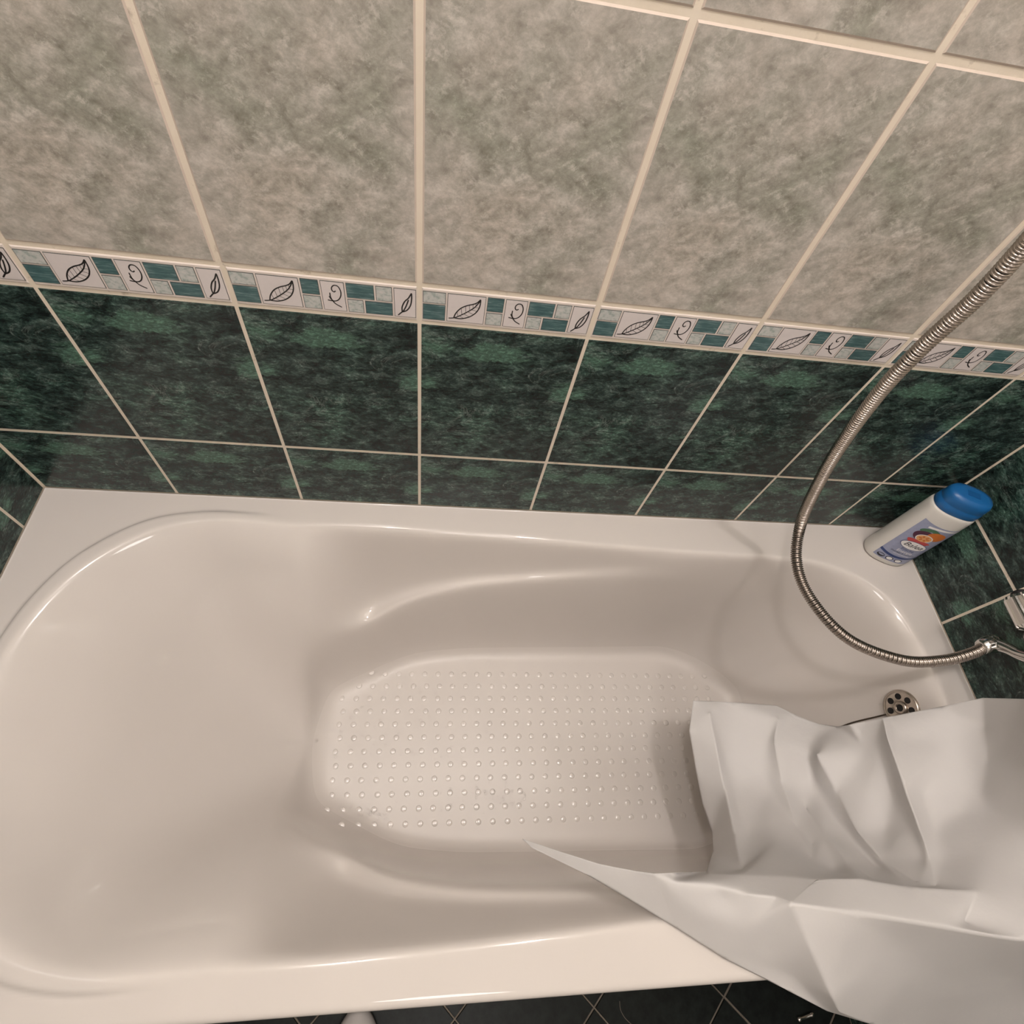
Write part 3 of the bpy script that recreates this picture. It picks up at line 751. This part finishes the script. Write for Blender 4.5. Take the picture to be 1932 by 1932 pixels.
# ------------------------------------------------------------------ crumpled paper sheet over the front rim
# control points: (picture column, picture row, height above the rim)
PP = {}
def cp_(k, cx, cy, z): PP[k] = (1200 + cx * 732 / 1932, 1280 + cy * 652 / 1721, z)
for k, a in {
 # upper / left outline
 'T0': (285, 110, -.160), 'T1': (480, 118, -.150), 'T2': (700, 135, -.140), 'T3': (800, 185, -.130), 'T3b': (905, 225, -.120), 'T3c': (1000, 240, -.100),
 'T4': (1060, 232, -.060), 'T5': (1140, 215, -.040), 'T6': (1230, 195, -.010), 'T6b': (1280, 187, -.018), 'T7': (1520, 140, .020), 'T8': (1725, 97, .075), 'T9': (1932, 102, .145), 'T10': (2120, 130, .215),
 'L1': (265, 260, -.165), 'L2': (300, 470, -.185), 'L3': (330, 620, -.200), 'L4': (380, 770, -.205), 'L5': (385, 860, -0.160), 'L6': (352, 962, -0.085),
 # ridges of the sheet lying inside the bath
 'A1': (365, 165, -0.143), 'A2': (400, 340, -0.146), 'A3': (445, 560, -0.150), 'A4': (490, 780, -0.110), 'A5': (530, 965, -0.020),
 'A2b': (440, 350, -0.163), 'A3b': (500, 560, -0.168), 'A4b': (560, 800, -0.120),
 'B1': (710, 200, -0.124), 'B2': (685, 310, -0.126), 'B3': (730, 520, -0.128), 'B4': (800, 740, -0.098), 'B5': (880, 900, -0.035),
 'B2b': (640, 330, -0.146), 'B3b': (660, 560, -0.150), 'B4b': (700, 800, -0.085),
 'C1': (850, 650, -0.118), 'C2': (940, 790, -0.062), 'C3': (1060, 920, -0.005), 'C4': (1180, 1005, 0.048), 'C2b': (880, 830, -0.068), 'C3b': (1000, 970, -0.012),
 'D1': (900, 375, -0.078), 'D2': (1000, 560, -0.078), 'D3': (1100, 760, -0.038), 'D4': (1230, 910, 0.000), 'D5': (1400, 1020, 0.055),
 'D1b': (860, 330, -0.115), 'D2b': (900, 560, -0.122), 'D3b': (1060, 800, -0.060), 'D4b': (1200, 945, -0.015),
 'E1': (1250, 300, 0.002), 'E2': (1330, 520, 0.010), 'E3': (1400, 720, 0.022), 'E4': (1465, 900, 0.040), 'E5': (1490, 1040, 0.066),
 'E1b': (1215, 310, -0.028), 'E2b': (1290, 560, -0.026), 'E3b': (1350, 740, -0.004), 'E4b': (1430, 900, 0.028),
 'E1c': (1300, 290, -0.008), 'E2c': (1420, 560, -0.004), 'E3c': (1490, 740, 0.006),
 'G1': (1120, 260, -.052), 'G2': (1130, 340, -.055), 'G3': (1160, 560, -.048), 'G4': (1240, 760, -.038),
 'H1': (1735, 240, .052), 'H2': (1752, 410, .050), 'H3': (1700, 620, .030), 'H4': (1620, 780, 0.036), 'H5': (1540, 900, 0.036), 'H1b': (1850, 330, .082), 'H1c': (1600, 330, .022),
 'I1': (1900, 730, .085), 'I2': (1800, 560, .068), 'I3': (1760, 860, 0.068), 'I4': (2120, 600, .160), 'I5': (1932, 420, .110),
 # valley where it meets the rim
 'F0': (90, 972, 0.050), 'F1': (200, 968, 0.045), 'F2': (360, 975, 0.035), 'F3': (540, 978, 0.050), 'F4': (740, 985, 0.060), 'F5': (880, 1000, 0.068), 'F6': (1110, 998, 0.075), 'F7': (1360, 1040, 0.080), 'F8': (1690, 1060, 0.090), 'F9': (1932, 1050, 0.102), 'F10': (2150, 1030, 0.125),
 # band on the rim and the fold over it
 'K0': (200, 1005, 0.052), 'K1': (380, 1020, 0.062), 'K2': (560, 1075, 0.074), 'K3': (700, 1090, 0.084), 'V0': (770, 1120, 0.098), 'V1': (900, 1000, 0.070), 'K4': (1100, 1165, 0.102), 'K5': (1560, 1240, 0.106), 'K6': (1932, 1302, 0.116), 'K7': (2160, 1340, 0.122), 'K8': (1620, 1220, 0.090),
 # front flap hanging outside
 'W1': (870, 1350, 0.076), 'W2': (980, 1590, 0.042), 'W3': (1010, 1660, 0.018), 'W4': (1400, 1450, 0.010), 'W5': (1932, 1560, -0.020), 'W6': (1450, 1720, -0.100), 'W7': (1932, 1850, -0.120), 'W8': (2200, 1600, -0.020),
 'N1': (180, 1060, 0.046), 'N2': (360, 1180, 0.044), 'N3': (560, 1250, 0.054), 'N4': (640, 1400, 0.022), 'N5': (780, 1480, 0.014), 'N6': (430, 1080, 0.056),
 # left tip and lower outline
 'P0': (-565, 800, -.020), 'P1': (-380, 862, -.005), 'P2': (-180, 925, .015), 'P3': (0, 960, .035),
 'Q1': (-520, 842, -.022), 'Q2': (-400, 900, -.015), 'Q3': (-230, 985, -.002), 'Q4': (0, 1120, .004), 'S0': (205, 1245, .006), 'S1': (440, 1395, .006), 'S2': (665, 1507, .004), 'S3': (950, 1655, -0.008), 'S4': (1170, 1721, -0.030), 'S5': (1400, 1800, -0.120), 'S6': (1800, 1960, -0.190), 'S7': (2250, 1960, -0.160),
}.items(): cp_(k, *a)
outl = ['P0','P1','P2','P3','F0','F1','L6','L5','L4','L3','L2','L1','T0','T1','T2','T3','T3b','T3c','T4','T5','T6','T6b','T7','T8','T9','T10','I4','F10','K7','W8','S7','S6','S5','S4','S3','S2','S1','S0','Q4','Q3','Q2','Q1']
creases = [('A1','A2'),('A2','A3'),('A3','A4'),('A4','A5'),('B1','B2'),('B2','B3'),('B3','B4'),('B4','B5'),('C1','C2'),('C2','C3'),('C3','C4'),('D1','D2'),('D2','D3'),('D3','D4'),('D4','D5'),
           ('T6','E1'),('E1','E2'),('E2','E3'),('E3','E4'),('E4','E5'),('T8','H1'),('H1','H2'),('F2','F3'),('F3','F4'),('F4','F5'),('F5','F6'),('F6','F7'),('F7','F8'),('F8','F9'),('F9','F10'),
           ('F0','S0'),('K0','K1'),('K1','K2'),('K2','K3'),('K3','V0'),('V0','V1'),('V0','K4'),('K4','K5'),('K5','K6'),('K6','K7'),('V0','W1'),('W1','W2'),('W2','W3'),('W3','S4'),('F8','K8'),('L6','F2'),
           ('D1b','D2b'),('D2b','D3b'),('D3b','D4b'),('E1b','E2b'),('E2b','E3b'),('E3b','E4b'),('T3c','D1b')]
names = list(PP); ix = {k: i for i, k in enumerate(names)}
P2 = [Vector((PP[k][0], -PP[k][1])) for k in names]
ed = [(ix[a], ix[b]) for a, b in creases] + [(ix[outl[i]], ix[outl[(i+1) % len(outl)]]) for i in range(len(outl))]
cv, ce, cf, ov_, oe_, of_ = delaunay_2d_cdt(P2, ed, [[ix[k] for k in outl]], 1, 1e-4)
pts3 = []
for i, c2 in enumerate(cv):
    src = ov_[i]
    if src: u, v, z = PP[names[src[0]]]
    else:
        u, v = c2.x, -c2.y
        near = sorted(PP.values(), key=lambda q: (q[0]-u) ** 2 + (q[1]-v) ** 2)[:2]; z = (near[0][2] + near[1][2]) / 2
    p = at_z(u, v, z)
    while p.x > XR - 0.016: z += 0.004; p = at_z(u, v, z)
    pts3.append(p)
bm = bmesh.new()
bv = [bm.verts.new(p) for p in pts3]; bm.verts.ensure_lookup_table()
SHARP = [c_ for c_ in creases if c_ not in (('K0','K1'),('K1','K2'),('D1b','D2b'),('D2b','D3b'),('D3b','D4b'),('E1b','E2b'),('E2b','E3b'),('E3b','E4b'),('T3c','D1b'),('F8','F9'),('F9','F10'))]
for f in cf:
    # keep faces inside the outline
    try: bm.faces.new([bv[i] for i in f])
    except ValueError: pass
for vtx in [q for q in bm.verts if not q.link_faces]: bm.verts.remove(vtx)
inv = {}
for i, src in enumerate(ov_):
    for k in src: inv[names[k]] = i
for a_, b_ in SHARP:
    e_k = bm.edges.get((bv[inv[a_]], bv[inv[b_]]))
    if e_k: e_k.smooth = False
bmesh.ops.triangulate(bm, faces=bm.faces[:])
for it in range(4):
    bmesh.ops.subdivide_edges(bm, edges=bm.edges[:], cuts=1, use_grid_fill=True)
    free = [q for q in bm.verts if not q.is_boundary and all(e2.smooth for e2 in q.link_edges)]
    for _ in range((0, 2, 2, 4)[it]):
        bmesh.ops.smooth_vert(bm, verts=free, factor=0.5, use_axis_x=True, use_axis_y=True, use_axis_z=True)
fixed = [q for q in bm.verts if not q.is_boundary and not all(e2.smooth for e2 in q.link_edges)]
print('sharp verts', len(fixed), 'of', len(bm.verts))
bmesh.ops.smooth_vert(bm, verts=fixed, factor=0.30, use_axis_x=True, use_axis_y=True, use_axis_z=True)
for e2 in bm.edges: e2.smooth = True
for q in bm.verts:
    n1 = noise.noise(q.co * 13.0) * 0.0030 + noise.noise(q.co * 38.0) * 0.0008
    if not q.is_boundary: q.co.z += n1
    x, y = q.co.x, q.co.y
    if BX0 < x < BX1 and y > YF - 0.011:
        zt = tub_z(x, max(y, BY0)) + 0.0030
        if q.co.z < zt: q.co.z = zt
bmesh.ops.recalc_face_normals(bm, faces=bm.faces[:])
if sum(f.normal.z for f in bm.faces) < 0: bmesh.ops.reverse_faces(bm, faces=bm.faces[:])
paper = bm_obj('paper_sheet', bm, M_paper, None, smooth=True)
so = paper.modifiers.new('thickness', 'SOLIDIFY'); so.thickness = 0.0006; so.offset = 0
tag(paper, 'crumpled sheet of white wrapping paper draped over the front rim of the bathtub', 'paper sheet')

# ------------------------------------------------------------------ small things on the room floor
def on_floor(u, v): return at_z(u, v, FLOOR)
sp0 = on_floor(672, 1985); sp0.z = FLOOR + 0.0026
slip = tag(empty('slipper', tuple(sp0)), 'white slipper with its rounded toe showing past the bathtub front edge', 'slipper')
V, F = [], []
def slip_outline(a): return (0.048 * math.cos(a) * (1 - .12 * math.sin(a)), 0.125 * math.sin(a) - 0.06)
n = 40
rows = [(0.94, 0.0), (1.0, 0.004), (1.0, 0.014), (0.95, 0.018)]
for k, z in rows:
    for i in range(n):
        x, y = slip_outline(2 * PI * i / n); V.append((x * k, (y + .06) * k - .06, z))
for r in range(3):
    for i in range(n): j = (i+1) % n; F.append((r*n+i, r*n+j, (r+1)*n+j, (r+1)*n+i))
F.append(tuple(reversed(range(n)))); F.append(tuple(range(3*n, 4*n)))
mesh_obj('sole', V, F, M_sandal, slip, smooth=False)
V, F = [], []
nu, nv_ = 16, 18
for i in range(nu + 1):
    yy = 0.064 - 0.105 * (i / nu); hgt = 0.016 + 0.034 * math.sin(min(1, i / nu * 1.3 + .05) * PI / 2)
    hwid = 0.048 * math.sqrt(max(0.0, 1 - ((yy + .06) / 0.1255) ** 2)) * 1.03
    for j in range(nv_ + 1):
        a = PI * j / nv_; V.append((hwid * math.cos(a), yy, 0.010 + hgt * math.sin(a) ** .7))
for i in range(nu):
    for j in range(nv_): a = i * (nv_ + 1) + j; F.append((a, a + 1, a + nv_ + 2, a + nv_ + 1))
up = mesh_obj('upper', V, F, [M_sandal, M_soledark], slip, smooth=True)
s_ = up.modifiers.new('thickness', 'SOLIDIFY'); s_.thickness = 0.004; s_.offset = 1

gp = on_floor(1516, 1917); gp.z = FLOOR + 0.0026
clip = tag(empty('metal_clip', tuple(gp)), 'small shiny metal clip on the black floor beside the paper sheet', 'clip')
clip.rotation_euler = (0, 0, math.radians(10))
v_, f_ = lathe([(0.0025, -0.02), (0.0045, -0.018), (0.0045, -0.013), (0.0034, -0.011), (0.0034, 0.011), (0.0045, 0.013), (0.0045, 0.018), (0.0025, 0.02)], 16)
mesh_obj('clip_barrel', [(p[2], p[0], p[1] + 0.0046) for p in v_], f_, M_chrome, clip, smooth=True)
v_, f_ = box_data(-0.014, 0.014, -0.002, 0.002, 0.0, 0.0015); mesh_obj('clip_base', v_, f_, M_black, clip)
hs = [on_floor(1168, 1888), on_floor(1170, 1905), on_floor(1180, 1922), on_floor(1200, 1940)]
for q in hs: q.z = FLOOR + 0.0035
v_, f_ = sweep([q - hs[0] for q in catmull(hs, 10)], lambda i: 0.0005, 5)
hair = mesh_obj('hair_strand', v_, f_, plain('hair', (0.22, 0.18, 0.14), 0.5), None, True); hair.location = hs[0]
tag(hair, 'thin pale strand of hair curled on the black floor tiles', 'hair')

# ------------------------------------------------------------------ water drops left in the bath
random.seed(11)
dv, df = [], []
def drop(x, y, r):
    z = tub_z(x, y); h = r * 0.42; b0 = len(dv); ns = 9
    if abs(tub_z(x + .004, y) - tub_z(x - .004, y)) + abs(tub_z(x, y + .004) - tub_z(x, y - .004)) > 0.006: return
    for k in range(3):
        a = k / 3 * PI / 2
        for q in range(ns):
            an = 2 * PI * q / ns; rr = r * math.cos(a) * (1 + .12 * math.sin(2 * an + r * 9000))
            px, py = x + rr * math.cos(an), y + rr * math.sin(an)
            dv.append((px, py, tub_z(px, py) + 0.0003 + h * math.sin(a)))
    dv.append((x, y, z + 0.0003 + h))
    for k in range(2):
        for q in range(ns):
            l = (q + 1) % ns; df.append((b0+k*ns+q, b0+k*ns+l, b0+(k+1)*ns+l, b0+(k+1)*ns+q))
    for q in range(ns): df.append((b0+2*ns+q, b0+2*ns+(q+1) % ns, b0+3*ns))
for (u, v, su, sv, cnt) in ((700, 1535, 45, 18, 40), (930, 1505, 70, 22, 60), (700, 1265, 40, 14, 12), (930, 1245, 45, 10, 12), (230, 1180, 60, 30, 5), (600, 1215, 15, 30, 4), (1440, 1310, 20, 10, 3), (210, 1300, 20, 8, 4), (350, 1075, 60, 25, 5), (800, 1400, 200, 90, 60), (900, 1035, 30, 4, 2)):
    for _ in range(cnt):
        q = on_tub(random.gauss(u, su * .6), random.gauss(v, sv * .6)); drop(q.x, q.y, random.choice((0.0012, 0.0017, 0.0022, 0.003)))
wd = mesh_obj('water_droplets', local(dv), df, M_water, tub, smooth=True)
tag(wd, kind='stuff')
